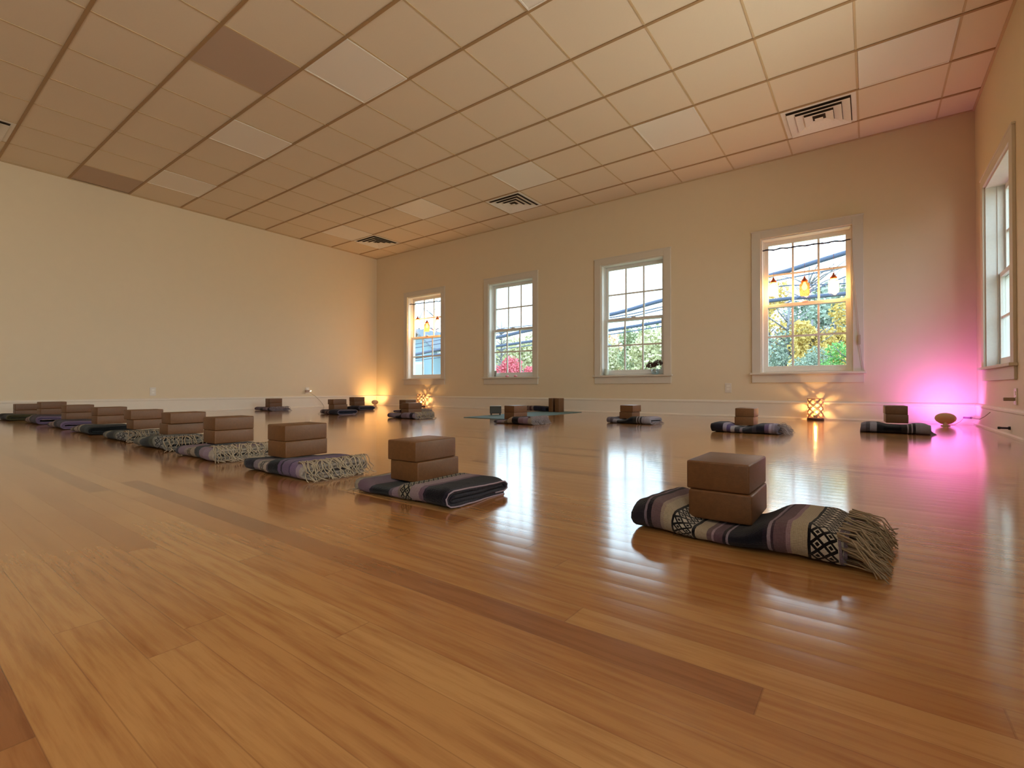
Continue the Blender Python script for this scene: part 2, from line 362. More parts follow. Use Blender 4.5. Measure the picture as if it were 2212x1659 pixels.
STY = {
 'a': stripes('blanket_lilac_cream', [(0, '34303A'), (.07, '8A7A8A'), (.085, '2C2630'), (.11, '80686F'), (.17, 'B8A698'), (.19, 'C6B79E'), (.235, K), (.25, 'C8C0B4'), (.345, K), (.36, 'C6B79E'), (.42, '80686F'), (.445, 'B9A0B0'), (.455, '755A68'), (.5, '2A2230'), (.515, 'A898A8'), (.525, '1E1D2B'), (.68, '2E2636'), (.7, 'A898A8'), (.715, '4A3A4A'), (.73, '7C626C'), (.78, 'A88C98'), (.8, 'C6B79E'), (.865, K), (.88, 'C8C0B4'), (.985, '8F8090')], pat=[(.25, .345, 'D2CABC', '1A171C'), (.88, .985, 'D2CABC', '1A171C')]),
 'b': stripes('blanket_mauve_black', [(0, 'A59A88'), (.05, '7A6270'), (.17, '2A2430'), (.2, '16161A'), (.38, '6A5666'), (.42, '9A8290'), (.5, '8C7A70'), (.53, '16140F'), (.635, 'A08A90'), (.73, '7A5E70'), (.77, '2A2230'), (.8, '1A1620'), (.96, '2A2433')], pat=[(.53, .635, 'A89C84', '14120E')]),
 'c': stripes('blanket_violet', [(0, '2A2430'), (.1, '1E1A22'), (.14, '8A7A84'), (.22, 'B0A090'), (.27, K), (.36, 'B8A898'), (.43, '5A4A50'), (.46, '16141A'), (.6, '6A5474'), (.64, '2E2838'), (.66, '75607F'), (.76, '4E3E62'), (.78, '80688E'), (.88, 'B09CB0'), (.95, 'BFB2A6')], pat=[(.27, .36, 'A89A88', '16130F')]),
 'd': stripes('blanket_mauve_tan', [(0, '3A2E38'), (.06, '8E7684'), (.2, 'A08C86'), (.28, '4E3E30'), (.36, 'AC9880'), (.48, '2A2024'), (.52, '18141A'), (.66, '8E7484'), (.8, '9A8496'), (.92, 'B8AC9C')], pat=[(.28, .36, 'A08A64', '3A2C1E')]),
 'e': stripes('blanket_black_olive', [(0, '6A6450'), (.12, '8A8268'), (.2, '2A2420'), (.26, '191510'), (.5, '4A4A38'), (.6, '8A8878'), (.66, '1C1A1A'), (.86, '9A968A')], pat=[(.66, .98, 'A09C94', '16161A')]),
 'f': stripes('blanket_dark_cream', [(0, '8C7A6A'), (.12, '4A3428'), (.2, 'A8988A'), (.34, '6A4A3A'), (.4, 'A89C80'), (.5, '14161A'), (.97, '24282C')]),
 'g': stripes('blanket_plum', [(0, '5A443A'), (.1, 'A08A8A'), (.24, '7A5A50'), (.3, 'A8928A'), (.42, '2E1E2E'), (.56, '4E3C50'), (.75, '3A2C44'), (.95, '8A7AA0')]),
 'h': stripes('blanket_moss_black', [(0, '5E5E3E'), (.15, '1B1A1A'), (.3, '4E4E34'), (.38, '1C1822'), (.72, '2A262A'), (.9, '5A5A40')]),
 'i': stripes('blanket_pale_mauve', [(0, '6A5864'), (.06, '84707E'), (.3, '2C1E26'), (.5, '8E7C8C'), (.7, 'A090A4'), (.8, '3A3044'), (.9, 'A89AB0')]),
 'j': stripes('blanket_navy_maroon', [(0, '9A8888'), (.12, '3A1E26'), (.3, '8C7066'), (.38, '5A3A3E'), (.46, '94807A'), (.54, '2A2A3C'), (.9, '34364C')]),
 'k': stripes('blanket_navy', [(0, '4A4250'), (.1, '1E1C2A'), (.4, '3A3444'), (.5, '222034'), (.95, '5A5464')]),
 'l': stripes('blanket_grey_black', [(0, '7E747E'), (.08, '5A525A'), (.14, '9A949C'), (.24, '24242A'), (.34, '15151C'), (.6, '34302E'), (.68, 'B0AAB0'), (.70, '45403E'), (.74, 'B4AEB4'), (.76, '38343A'), (.8, '9C98A2'), (.86, 'A8A4AE')]),
 'm': stripes('blanket_multi_stripe', [(0, '241E26'), (.06, '2A2430'), (.18, '9A90A0'), (.24, '5A4A74'), (.3, 'A49CA0'), (.36, '3A343A'), (.44, '8C7C86'), (.48, '2A2830'), (.62, '45404A'), (.68, '222230'), (.8, '6E5A7A'), (.86, 'B0A4B8'), (.9, '8E8292'), (.95, '746A76')]),
}
ST = {}
def blanket(name, x0, x1, yf, rz, sty, label, depth=.31, h=.062, dip=None, pipe=False, fr='none', frm='fringe', nfr=60, flip=False, endr=1.15):
    Lx = x1-x0; t = .0118
    r = empty('folded_blanket', (x0, yf, 0), rz); tag(r, label, 'blanket', 'folded woven blankets')
    seed = (hash_(name) % 97)*1.37
    def hs(x):                                  # thickness factor: squeezed under the blocks
        k = 1.
        if dip:
            a, b, d = dip; e = .035
            w = 1/(1+math.exp(-(x-a)/e*2.2))*1/(1+math.exp((x-b)/e*2.2)); k = 1-(1-d)*w
        ex = min(x, Lx-x); k *= 1-.16*math.exp(-(ex/.02)**2)
        return k
    turns = 2.0; N = 84; pts = []; arc = 0
    for i in range(N+1):
        s = turns*i/N; o = t*s*1.08; rad = max(h/2-t/2-o, .002); f = s % 1.
        if i == N: f = .999
        Ls = depth-h; per = 2*Ls+2*PI*rad; q = f*per; cy0 = h/2; cz = h/2
        if q < Ls: y = depth-h/2-q; z = cz-rad; n = (0, -1)
        elif q < Ls+PI*rad: a = (q-Ls)/rad; y = h/2-rad*math.sin(a); z = cz-rad*math.cos(a); n = (-math.sin(a), -math.cos(a))
        elif q < 2*Ls+PI*rad: y = h/2+(q-Ls-PI*rad); z = cz+rad; n = (0, 1)
        else: a = (q-2*Ls-PI*rad)/rad; y = depth-h/2+rad*math.sin(a); z = cz+rad*math.cos(a); n = (math.sin(a), math.cos(a))
        if pts: arc += math.hypot(y-pts[-1][0], z-pts[-1][1])
        pts.append((y, z, n[0], n[1], arc, s))
    nx = 44; V = []; UV = []; Fc = []
    xs = [Lx*(i/nx) for i in range(nx+1)]
    for xi, x in enumerate(xs):
        k = hs(x)
        for side in (1, -1):
            for (y, z, ny, nz, ar, s) in pts:
                yy = y+ny*t*.47*side; zz = z+nz*t*.47*side
                nn = noise.noise(Vector((x*9+seed, yy*7, zz*14))); n2 = noise.noise(Vector((x*4-seed, yy*3, 7.+s)))
                nd = noise.noise(Vector((x*30, yy*26+seed, zz*26)))
                zz = zz*k*(1+.11*n2)+nn*.004*(zz/h)+nd*.0016
                yy = yy+.009*nn+.010*noise.noise(Vector((x*5, seed, 1)))
                e = (x/Lx-.5)*2
                xx = x+(.013*noise.noise(Vector((s*2.3, seed, e*3)))+.006*nn)*abs(e)**6
                V.append((xx, yy, max(zz, .0012 if side > 0 else .003))); UV.append((x/Lx if not flip else 1-x/Lx, ar))
    S = N+1; R2 = 2*S
    for xi in range(nx):
        a = xi*R2; b = (xi+1)*R2
        for i in range(N):
            Fc.append((a+i, a+i+1, b+i+1, b+i)); Fc.append((a+S+i+1, a+S+i, b+S+i, b+S+i+1))
        Fc.append((a, b, b+S, a+S)); Fc.append((a+N, a+S+N, b+S+N, b+N))
    for i in range(N):
        Fc.append((i, S+i, S+i+1, i+1)); b = nx*R2; Fc.append((b+i, b+i+1, b+S+i+1, b+S+i))
    m = MB(); m.add(V, Fc, uv=UV); m.build('folded_cloth', STY[sty], r, smooth=True, uv=True)
    if pipe:
        m = MB(); b0 = nx*R2; m.tube([Vector(V[b0+i])+Vector((.001, 0, .0005)) for i in range(0, 46)], .0024, 6); m.build('piping', plain('pale_selvage', 'A08E9C', .9) if 'pale_selvage' not in bpy.data.materials else bpy.data.materials['pale_selvage'], r, smooth=True)
    rd = random.Random(seed)
    sgn = -1 if 'L' in fr else 1
    def X(d): return (Lx+d) if sgn > 0 else -d
    if fr != 'none':
        m = MB(); hh = h*hs(Lx-.02)
        for i in range(nfr):
            y = .012+(depth-.024)*(i+rd.uniform(-.4, .4))/nfr; jit = lambda a: rd.uniform(-a, a)
            if 'drape' in fr:
                a = rd.uniform(.028, .045)
                y1, y2, y3 = y+jit(.018), y+jit(.02), y+jit(.03)
                p = [(X(-a), y, hh*.98+.001), (X(-a*.5), y1, hh*1.02+.004+jit(.003)), (X(-.004), (y+y1)/2+jit(.008), hh+.003), (X(.006), y2, hh*.86), (X(.013+jit(.003)), (y2+y)/2, hh*.62), (X(.015+jit(.004)), y3, hh*.36), (X(.019+abs(jit(.012))), (y3+y)/2+jit(.01), hh*.16), (X(.026+abs(jit(.026))), y3+jit(.02), .004)]
                rr = .0026
            elif 'fan' in fr:
                z = hh*rd.uniform(.08, .98); L = rd.uniform(.045, .075)
                p = [(X(-.008), y, z), (X(L*.35), y+(y-depth/2)*.06+jit(.006), z*rd.uniform(.8, 1.)), (X(L*.7), y+(y-depth/2)*.15+jit(.012), z*rd.uniform(.4, .8)+.003), (X(L), y+(y-depth/2)*.22+jit(.016), max(.003, z*rd.uniform(.05, .55)))]
                rr = .0017
            else:
                z = hh*rd.uniform(.05, .4)
                p = [(X(-.006), y, z), (X(.012), y+jit(.008), z*.6+.002), (X(rd.uniform(.02, .04)), y+jit(.012), .003)]; rr = .0018
            m.tube(p, rr, 4, taper=.7)
        o = m.build('fringe', M[frm], r, smooth=True); o['label'] = 'knotted yarn fringe'; o['kind'] = 'stuff'
    return r
def hash_(s):
    v = 7
    for ch in s: v = (v*31+ord(ch)) % 100003
    return v

GB = 'cork yoga blocks'
def stack(name, bx, by, zt, bl, where, rot=0., up=(0, 0, 0), corner='E'):
    """bx,by: photo-side front corner of the blocks; zt: top height"""
    cx = bx-BW/2 if corner == 'E' else bx+BW/2; cy = by+BL/2; z0 = zt-2*BH-.0004
    block(cx, cy, z0, rot, 'lower cork block on '+where)
    block(cx+up[0], cy+up[1], z0+BH+.0004, rot+up[2], 'upper cork block on '+where)
    if bl:
        (x0, x1, yf, rz, sty, lab, kw) = bl
        kw = dict(kw); kw['h'] = max(kw.get('h', .062), z0+.016); a = cx-BW/2-x0; kw.setdefault('dip', (a-.014, a+BW+.014, max(.25, (z0-.0035)/kw.get('h', .062))))
        blanket(name, x0, x1, yf, rz, sty, lab, **kw)
# nearest stack and the row running away to the left wall
stack('R1', 7.817, -5.048, .172, (7.556, 7.985, -5.105, -.075, 'a', 'large folded lilac and cream striped blanket nearest the camera at right', dict(h=.082, fr='fan', nfr=170, depth=.275)), 'the large blanket nearest the camera', .0, (-.004, .004, -.02))
stack('L9', 6.843, -5.142, .168, (6.66, 7.075, -5.26, .02, 'b', 'folded mauve and black blanket with rolled spiral end, nearest of the left row', dict(h=.066, fr='stubL', nfr=36, pipe=True)), 'the blanket with a rolled spiral end, nearest of the left row', 0, (-.008, -.006, .03))
stack('L8', 6.095, -5.187, .190, (5.92, 6.37, -5.275, .0, 'c', 'folded violet striped blanket with knotted fringe, second nearest in the left row', dict(h=.068, fr='drape', nfr=46)), 'the violet blanket, second nearest in the left row', .04, (-.003, 0, -.01))
stack('L7', 5.345, -5.15, .193, (5.19, 5.61, -5.275, .0, 'd', 'folded mauve and tan blanket with fringe, third nearest in the left row', dict(h=.066, fr='drape', nfr=38)), 'the mauve and tan blanket, third nearest in the left row', .0, (.0, .0, .015))
stack('L6', 4.64, -5.126, .195, (4.49, 4.98, -5.26, .0, 'e', 'dark folded blanket with pale patterned end, fourth nearest in the left row', dict(h=.066, fr='drape', nfr=22)), 'the dark patterned blanket, fourth nearest in the left row', 0, (.022, .004, .02))
stack('L5', 3.925, -5.10, .190, (3.80, 4.28, -5.25, .0, 'e', 'dark folded blanket with white fringe, fifth nearest in the left row', dict(h=.066, fr='drape', nfr=22)), 'the dark blanket, fifth nearest in the left row', .02, (-.02, -.01, 0))
stack('L4', 3.10, -5.11, .190, (2.98, 3.48, -5.25, .0, 'f', 'folded cream and near-black blanket, fourth from the left wall', dict(h=.066)), 'the cream and near-black blanket, fourth from the left wall', .04, (0, 0, .02))
stack('L3', 2.33, -5.149, .193, (2.2, 2.70, -5.25, .0, 'g', 'folded plum and tan blanket, third from the left wall', dict(h=.062)), 'the plum blanket, third from the left wall', .05, (0, 0, 0))
stack('L2', 1.42, -5.164, .205, (1.30, 1.80, -5.26, .0, 'g', 'folded purple and cream blanket, second from the left wall', dict(h=.066)), 'the purple and cream blanket, second from the left wall', .05, (0, 0, 0))
stack('L1', .55, -5.22, .168, (.27, .80, -5.33, .0, 'h', 'folded moss green and black blanket nearest the left wall', dict(h=.07)), 'the moss green blanket nearest the left wall', 0., (0, 0, 0))
# the far half circle
stack('F1', .66, -2.50, .182, (.42, .92, -2.62, .0, 'i', 'folded pale mauve blanket with fringe alone against the left wall', dict(fr='drape', nfr=50, frm='fringe_grey', h=.064)), 'the pale mauve blanket against the left wall')
stack('F3', 1.458, -1.555, .196, (1.34, 1.74, -1.68, .0, 'k', 'folded dark navy blanket nearest the amber corner lamp', dict(h=.062)), 'the dark navy blanket nearest the amber corner lamp', 0, (-.004, 0, 0))
stack('F2', 2.382, -2.518, .194, (2.18, 2.60, -2.62, .0, 'j', 'folded maroon and navy blanket in front of the one by the amber corner lamp', dict(h=.06, fr='stubL', nfr=24, pipe=True)), 'the maroon and navy blanket in the far left group', -.05, (-.01, -.006, 0))
stack('F4b', 2.74, -1.62, .174, (2.62, 3.10, -1.75, .0, 'i', 'folded lilac blanket mostly hidden behind the brown grey blanket', dict(h=.06, fr='drape', nfr=40)), 'the half hidden lilac blanket left of the far lattice lamp')
stack('F4', 3.765, -2.46, .170, (3.57, 4.03, -2.62, .0, 'i', 'folded mauve and grey blanket with pale fringe, in front of the far lattice lamp', dict(h=.076, fr='drape', nfr=50)), 'the mauve and grey blanket in front of the far lattice lamp', -.06)
stack('F5', 5.226, -2.381, .168, (5.085, 5.52, -2.55, .0, 'd', 'folded brown mauve blanket with grey fringe beside the yoga mat', dict(h=.076, fr='drape', nfr=60, frm='fringe_grey')), 'the grey fringed blanket beside the yoga mat', -.12)
stack('F6', 6.144, -1.68, .172, (5.945, 6.39, -1.85, .0, 'l', 'folded grey and black blanket below the third window', dict(h=.078, fr='stub', nfr=40, frm='fringe_grey')), 'the grey and black blanket below the third window', 0, (.012, -.004, -.04))
stack('F7', 7.30, -2.07, .184, (7.03, 7.495, -2.25, .0, 'm', 'folded multi-striped blanket with splayed white fringe left of the near lattice lamp', dict(h=.084, fr='fan', nfr=90, frm='fringe_grey')), 'the multi-striped blanket left of the near lattice lamp', .0, (.004, 0, .01))
stack('F8', 8.128, -1.42, .205, (7.975, 8.385, -1.60, .0, 'l', 'folded dark blanket with short fringe beside the pink lamp', dict(h=.066, fr='stub', nfr=40, frm='fringe_grey')), 'the dark blanket beside the pink lamp', .06, (-.003, .004, 0), corner='W')

# teacher's mat, upright blocks, rolled blanket, speaker
mt = MB(); mt.box((-.305, -.94, .0005), (.305, .94, .0055)); mat = mt.build('yoga_mat', M['mat'], bevel=.002, seg=1, loc=(4.49, -1.09, 0), rz=.045)
tag(mat, 'thin teal yoga mat unrolled toward the window wall', 'yoga mat')
for bx_, lab in ((4.30, 'left cork block standing on end at the far end of the yoga mat'), (4.405, 'right cork block standing on end at the far end of the yoga mat')):
    block(bx_+BH/2+.0335, -.34, .0058+BL/2, 0, lab, 'upright cork blocks', tilt=(PI/2, 0, PI/2))
blanket('TB', 3.86, 4.29, -.40, .0, 'j', 'thick folded patterned blanket at the far end of the yoga mat', h=.085, depth=.2).location.z = .006
sp = tag(empty('bluetooth_speaker', (4.262, -1.485, .0058), .66), 'small boxy grey speaker on short feet standing on the yoga mat', 'speaker')
m = MB(); m.box((-.072, -.04, .02), (.072, .04, .112)); m.build('cabinet', M['walnut'], sp, bevel=.006, seg=2)
box('grille', (-.066, -.043, .026), (.066, -.0395, .105), M['grille'], sp)
box('top_plate', (-.068, -.037, .112), (.068, .037, .115), M['silver'], sp)
for sx in (-.055, .055): m = MB(); m.box((sx-.009, -.035, 0), (sx+.009, .035, .02)); m.build('foot', M['black'], sp)

# ---------------------------------------------------------------- lamps on the floor
def lattice_lamp(x, y, rz, label, power):
    r = tag(empty('lattice_lamp', (x, y, 0), rz), label, 'lamp', 'lattice lantern lamps')
    R, z0, z1, w = .072, .022, .232, .0075
    m = MB(); m.lathe([(.0, 0), (.078, 0), (.08, .012), (.074, .022), (0, .022)], 40); m.build('base', M['lampbase'], r, smooth=False)
    n = 6; m = MB()
    def strip(ph, d, ra):
        st = 26; v = []; f = []
        for k in range(st+1):
            s = k/st; a = ph+d*s*PI*1.02; z = z0+(z1-z0)*s
            for rr in (ra, ra+.0035):
                for o in (-w/2, w/2): v.append((rr*math.cos(a+o/ra*.8), rr*math.sin(a+o/ra*.8), z-o*d*.7))
        for k in range(st):
            a = 4*k; b = a+4
            f += [(a, a+1, b+1, b), (a+2, b+2, b+3, a+3), (a, b, b+2, a+2), (a+1, a+3, b+3, b+1)]
        m.add(v, f)
    for k in range(n):
        for off in (-.11, .11): strip(2*PI*k/n+off, 1, R-.004); strip(2*PI*k/n+off, -1, R)
    m.build('lattice_shade', M['lattice'], r)
    for zz in (z0, z1-.006):
        m = MB(); m.lathe([(R-.004, zz), (R+.005, zz), (R+.005, zz+.008), (R-.004, zz+.008), (R-.004, zz)], 40, close=False); m.build('rim', M['lattice'], r)
    m = MB(); m.lathe([(0, .022), (.02, .022), (.018, .05), (.006, .055), (0, .055)], 20); m.build('socket', M['lampbase'], r)
    m = MB(); m.lathe([(0, .052), (.012, .056), (.019, .075), (.017, .092), (.006, .106), (0, .108)], 20); m.build('bulb', M['candle'], r, smooth=True)
    l = bpy.data.lights.new('lattice_lamp_glow', 'POINT'); l.energy = power; l.color = (1, .56, .18); l.shadow_soft_size = .009
    o = bpy.data.objects.new('lattice_lamp_glow', l); C.objects.link(o); o.parent = r; o.location = (0, 0, .122)
lattice_lamp(7.565, -.135, .3, 'glowing lattice lamp on the floor below the window with hanging jars', 2.6)
lattice_lamp(1.47, -.15, .9, 'distant glowing lattice lamp on the floor at far left', 2.6)
def up_light(x, y, rz, tilt, face, col, power, label, R=.075):
    r = tag(empty('uplight_lamp', (x, y, 0), rz), label, 'lamp', 'round uplights on the floor')
    m = MB(); m.lathe([(0, 0), (.034, 0), (.034, .006), (.016, .012), (.013, .03), (.018, .042), (0, .044)], 28); m.build('stand', M['lamp_shell'], r, smooth=True)
    T = Matrix.Translation((0, .0, .062)) @ Matrix.Rotation(-tilt, 4, 'X')
    m = MB(); m.lathe([(0, -.03), (R*.45, -.027), (R*.8, -.014), (R, .006), (R, .012), (R*.94, .012), (R*.9, .004), (0, .002)], 40, T); m.build('shell', M['lamp_shell'], r, smooth=True)
    m = MB(); m.lathe([(0, .004), (R*.86, .004), (R*.86, .0065), (0, .0065)], 32, T); m.build('led_face', face, r)
    l = bpy.data.lights.new('uplight_glow', 'AREA'); l.shape = 'DISK'; l.size = R*1.5; l.energy = power; l.color = col; l.spread = 2.6
    o = bpy.data.objects.new('uplight_glow', l); C.objects.link(o); o.parent = r; o.matrix_local = T @ Matrix.Translation((0, 0, .02)) @ Matrix.Rotation(PI, 4, 'X')
up_light(8.585, -.36, -.09, math.radians(42), M['pinkled'], (.95, .22, 1), 2.5, 'round pink glowing uplight on the floor in the right corner')
up_light(.30, -.27, .9, math.radians(42), M['amberled'], (1, .56, .20), 1.7, 'round amber uplight on the floor in the far left corner', .062)

# ---------------------------------------------------------------- jar lights in windows 1 and 4
def jar_lights(win, jars, label, power):
    a, b = WINX[win]; y = .034; z0, z1 = (1.945, 1.925)
    m = MB(); rd = random.Random(win)
    P = [(a+.012+(b-a-.024)*k/30, y+.003*math.sin(k*1.7), z0+(z1-z0)*k/30+.004*math.sin(k*1.1)) for k in range(31)]
    m.tube(P, .0075, 8); m.tube([(p[0], p[1]+.008*math.cos(k*1.3), p[2]+.009*math.sin(k*1.3)) for k, p in enumerate(P)][1:-1], .003, 6)
    tag(m.build('hanging_branch', M['rod'], smooth=True), 'dark twisted branch rod across the top of '+label, 'rod')
    for k, (x, zc, kind, nm) in enumerate(jars):
        r = tag(empty('jar_light', (x, y, zc)), nm+' glass jar light hanging in '+label, 'jar light', 'hanging jar lights')
        zt = z0+(z1-z0)*(x-a)/(b-a)-.006
        m = MB(); m.tube([(0, 0, .125), (.002, 0, .2), (0, 0, zt-zc)], .0018, 6); m.build('cord', M['copper'], r)
        m = MB(); m.lathe([(0, .128), (.006, .128), (.01, .11), (.028, .085), (.033, .08), (.033, .066), (.0, .066)], 24); m.build('lid', M['copper'], r, smooth=True)
        m = MB(); m.lathe([(.031, .068), (.031, .058), (.046, .042), (.049, .03), (.049, -.075), (.042, -.09), (.0, -.092)], 28, close=False); m.build('jar', M['jar_pink'] if kind else M['jar'], r, smooth=True)
        m = MB(); m.lathe([(0, .062), (.011, .06), (.013, .045), (.025, .02), (.027, .0), (.018, -.022), (0, -.03)], 20); m.build('bulb', M['bulb'], r, smooth=True)
        l = bpy.data.lights.new('jar_glow', 'POINT'); l.energy = power*(.8 if kind else 1); l.color = (1, .6, .2); l.shadow_soft_size = .02
        o = bpy.data.objects.new('jar_glow', l); C.objects.link(o); o.parent = r; o.location = (0, 0, -.06)
jar_lights(3, [(7.148, 1.495, 0, 'left clear'), (7.455, 1.465, 1, 'middle rose'), (7.725, 1.465, 0, 'right clear')], 'the window nearest the pink corner', 3.4)
jar_lights(0, [(1.178, 1.575, 0, 'left clear'), (1.428, 1.485, 1, 'middle rose'), (1.70, 1.53, 0, 'right clear')], 'the leftmost window', 4.)
r = tag(empty('lamp_cord', (7.89, -.026, 1.9)), 'thin cord with inline switch running down the casing of the window with jars', 'cord')
m = MB(); m.tube([(-.02, .045, .03), (.0, .0, .02), (.012, -.004, -.3), (.045, -.003, -.8), (.06, -.003, -1.0)], .0022, 6); m.build('cord', M['cordw'], r)
m = MB(); m.tube([(.06, -.003, -1.1), (.085, -.003, -1.3), (.1, -.003, -1.39)], .0022, 6); m.build('cord', M['cordw'], r)
m = MB(); m.box((.049, -.011, -1.1), (.071, .003, -1.0)); m.build('switch', M['cordw'], r, bevel=.003)

# ---------------------------------------------------------------- things on the sills
r = tag(empty('glass_vase', (5.755, .03, .5245)), 'small round glass bowl on the third window sill', 'vase')
m = MB(); m.lathe([(0, 0), (.032, .001), (.047, .016), (.052, .036), (.047, .056), (.036, .068), (.037, .074)], 32, close=False); m.build('bowl', clear('bowl_glass', 'E8F6F8', .5, .05), r, smooth=True)
m = MB(); m.lathe([(0, .002), (.03, .004), (.043, .018), (.045, .026), (0, .026)], 28); m.build('water', clear('bowl_water', 'F4FFFF', .6, .05), r, smooth=True)
r = tag(empty('dried_flowers', (5.755, .03, .5275)), 'brown dried hydrangea heads leaning out of the glass bowl on the sill', 'dried flowers')
m = MB()
for dx, dz in ((-.05, .12), (.03, .15), (.0, .1), (-.02, .12)): m.tube([(0, 0, .0), (dx*.25, -.004, .06), (dx, -.01, dz)], .0018, 5)
m.build('stem', M['stem'], r)
rd = random.Random(4)
for (cx, cz, sr) in ((-.062, .118, .05), (.045, .15, .052), (-.01, .125, .036)):
    m = MB()
    for k in range(260):
        th = rd.uniform(0, 2*PI); ph = math.acos(rd.uniform(-1, 1)); q = sr*rd.uniform(.6, 1.08)
        c = Vector((cx+q*math.sin(ph)*math.cos(th)*1.1, -.012+q*math.sin(ph)*math.sin(th)*.85, cz+q*math.cos(ph)*.75))
        T = Matrix.Translation(c) @ Matrix.Rotation(rd.uniform(0, 6), 4, 'X') @ Matrix.Rotation(rd.uniform(0, 6), 4, 'Z'); s = rd.uniform(.005, .009)
        m.add([(0, -s, 0), (s, 0, .001), (0, s, .002), (-s, 0, .001)], [(0, 1, 2, 3)], T)
    m.build('flower_head', M['dried'], r)
m = MB(); m.lathe([(0, 0), (.027, 0), (.032, .02), (.03, .08), (.024, .1), (.02, .1), (.024, .075), (.026, .02), (0, .006)], 24)
tag(m.build('votive_holder', plain('frosted_glass', 'CFD3C4', .3), smooth=True, loc=(5.05, .035, .5245)), 'small frosted glass holder at the left end of the third window sill', 'candle holder')
r = tag(empty('paper_card', (3.035, .045, .525), -.5), 'small grey printed card standing at the left of the second window sill', 'card')
m = MB(); m.box((-.045, -.001, 0), (.045, .001, .105), Matrix.Rotation(-.12, 4, 'X')); m.build('card', plain('card_stock', 'C8C8C0', .7), r)
m = MB(); T = Matrix.Rotation(-.12, 4, 'X')
for a, b, z, h_ in ((-.028, .026, .06, .004), (-.03, .02, .048, .004), (-.026, .01, .022, .016)): m.box((a, -.0018, z), (b, -.0011, z+h_), T)
m.build('print', plain('card_ink', '4E464A', .7), r)
for x, nm in ((3.33, 'left'), (3.50, 'right')):
    r = tag(empty('tealight', (x, -.012, .5205)), nm+' of two tiny pink tealight holders on the second window sill', 'candle holder', 'pink tealights on the sill')
    m = MB(); m.lathe([(0, 0), (.022, 0), (.03, .01), (.026, .026), (.018, .027), (.016, .016), (0, .016)], 20); m.build('holder', plain('pink_glass', 'E79AA4', .3), r, smooth=True)
    m = MB(); m.lathe([(0, .0165), (.014, .0165), (.013, .022), (0, .022)], 16); m.build('candle', plain('wine_wax', '7A2A38', .5), r)

# ---------------------------------------------------------------- outlets, cords, door stop
def outlet(M4, label, plug=False, group='wall outlets'):
    r = empty('wall_outlet'); r.matrix_world = M4; tag(r, label, 'outlet', group)
    m = MB(); m.box((-.036, -.006, -.057), (.036, 0, .057)); m.build('cover_plate', M['white'], r, bevel=.002)
    for z in (-.028, .01): m = MB(); m.box((-.017, -.009, z), (.017, -.006, z+.028)); m.build('socket', M['vent'], r)
    return r
RL = lambda y, z: Matrix.Translation((0, y, z)) @ Matrix.Rotation(PI/2, 4, 'Z')
outlet(RL(-3.80, .295), 'white outlet low on the left wall')
outlet(RL(-1.50, .30), 'white outlet low on the left wall toward the far corner')
p = at_y(1573, 838, -.0); outlet(Matrix.Translation((p.x, 0, p.z)), 'outlet on the window wall left of the window with jars')
RR = Matrix.Translation((RX, -1.50, .285)) @ Matrix.Rotation(-PI/2, 4, 'Z')
outlet(RR, 'outlet low on the right wall below the window')
r = tag(empty('plug_adapter', (.009, -1.50, .30)), 'white plug adapter with pinpoint light in the far left wall outlet', 'plug')
m = MB(); m.box((0, -.05, -.03), (.045, .02, .01)); m.build('body', plain('adapter_plastic', 'BFA494', .5), r, bevel=.004)
m = MB(); m.lathe([(0, 0), (.006, .002), (.006, .006), (0, .009)], 12, Matrix.Translation((.04, .045, -.01))); m.tube([(.01, .02, -.012), (.03, .035, -.012), (.04, .045, -.012)], .004, 6); m.build('lit_tip', emit('tiny_light', 'FFF0C8', 5), r)
m = MB(); m.tube([(.01, .03, -.035), (.022, .12, -.09), (.03, .21, -.17), (.034, .27, -.24), (.04, .3, -.297)], .0035, 6); m.build('cord', M['cordw'], r)
r = tag(empty('power_plug', (RX-.009, -1.50, .267)), 'pale plug pushed into the right wall outlet', 'plug')
m = MB(); m.box((-.055, -.012, -.012), (0, .012, .012)); m.build('plug_body', plain('plug_plastic', 'A8907C', .5), r, bevel=.004)
r = tag(empty('extension_cord', (8.8, -.1, 0)), 'thin cord with inline switch hanging in the right corner by the pink lamp', 'cord')
m = MB(); m.tube([(.005, -.75, .15), (-.004, -.6, .11), (-.01, -.4, .075), (-.03, -.16, .075)], .003, 6); m.build('cord', M['cordw'], r)
m = MB(); m.tube([(-.065, -.03, .07), (-.09, -.02, .03), (-.13, -.04, .004), (-.2, -.16, .004)], .003, 6); m.build('cord', M['cordw'], r)
m = MB(); m.tube([(-.03, -.16, .075), (-.065, -.03, .07)], .009, 8); m.build('switch', plain('purple_grey_switch', '6E4A78', .5), r)
r = tag(empty('door_stop', (RX-.016, -1.42, .062)), 'dark spring door stop on the right baseboard', 'door stop')
RY = Matrix.Rotation(-PI/2, 4, 'Y')
m = MB(); m.lathe([(0, 0), (.013, 0), (.011, .012), (0, .014)], 16, RY); m.build('flange', M['black'], r, smooth=True)
m = MB(); m.lathe([(.006, .01)]+[(.0065+.0015*(k % 2), .012+.0022*k) for k in range(18)]+[(.005, .052)], 12, RY); m.build('spring', plain('dark_spring', '3A2440', .5), r, smooth=True)
m = MB(); m.lathe([(0, .05), (.009, .05), (.009, .064), (0, .066)], 14, RY); m.build('rubber_tip', M['black'], r, smooth=True)

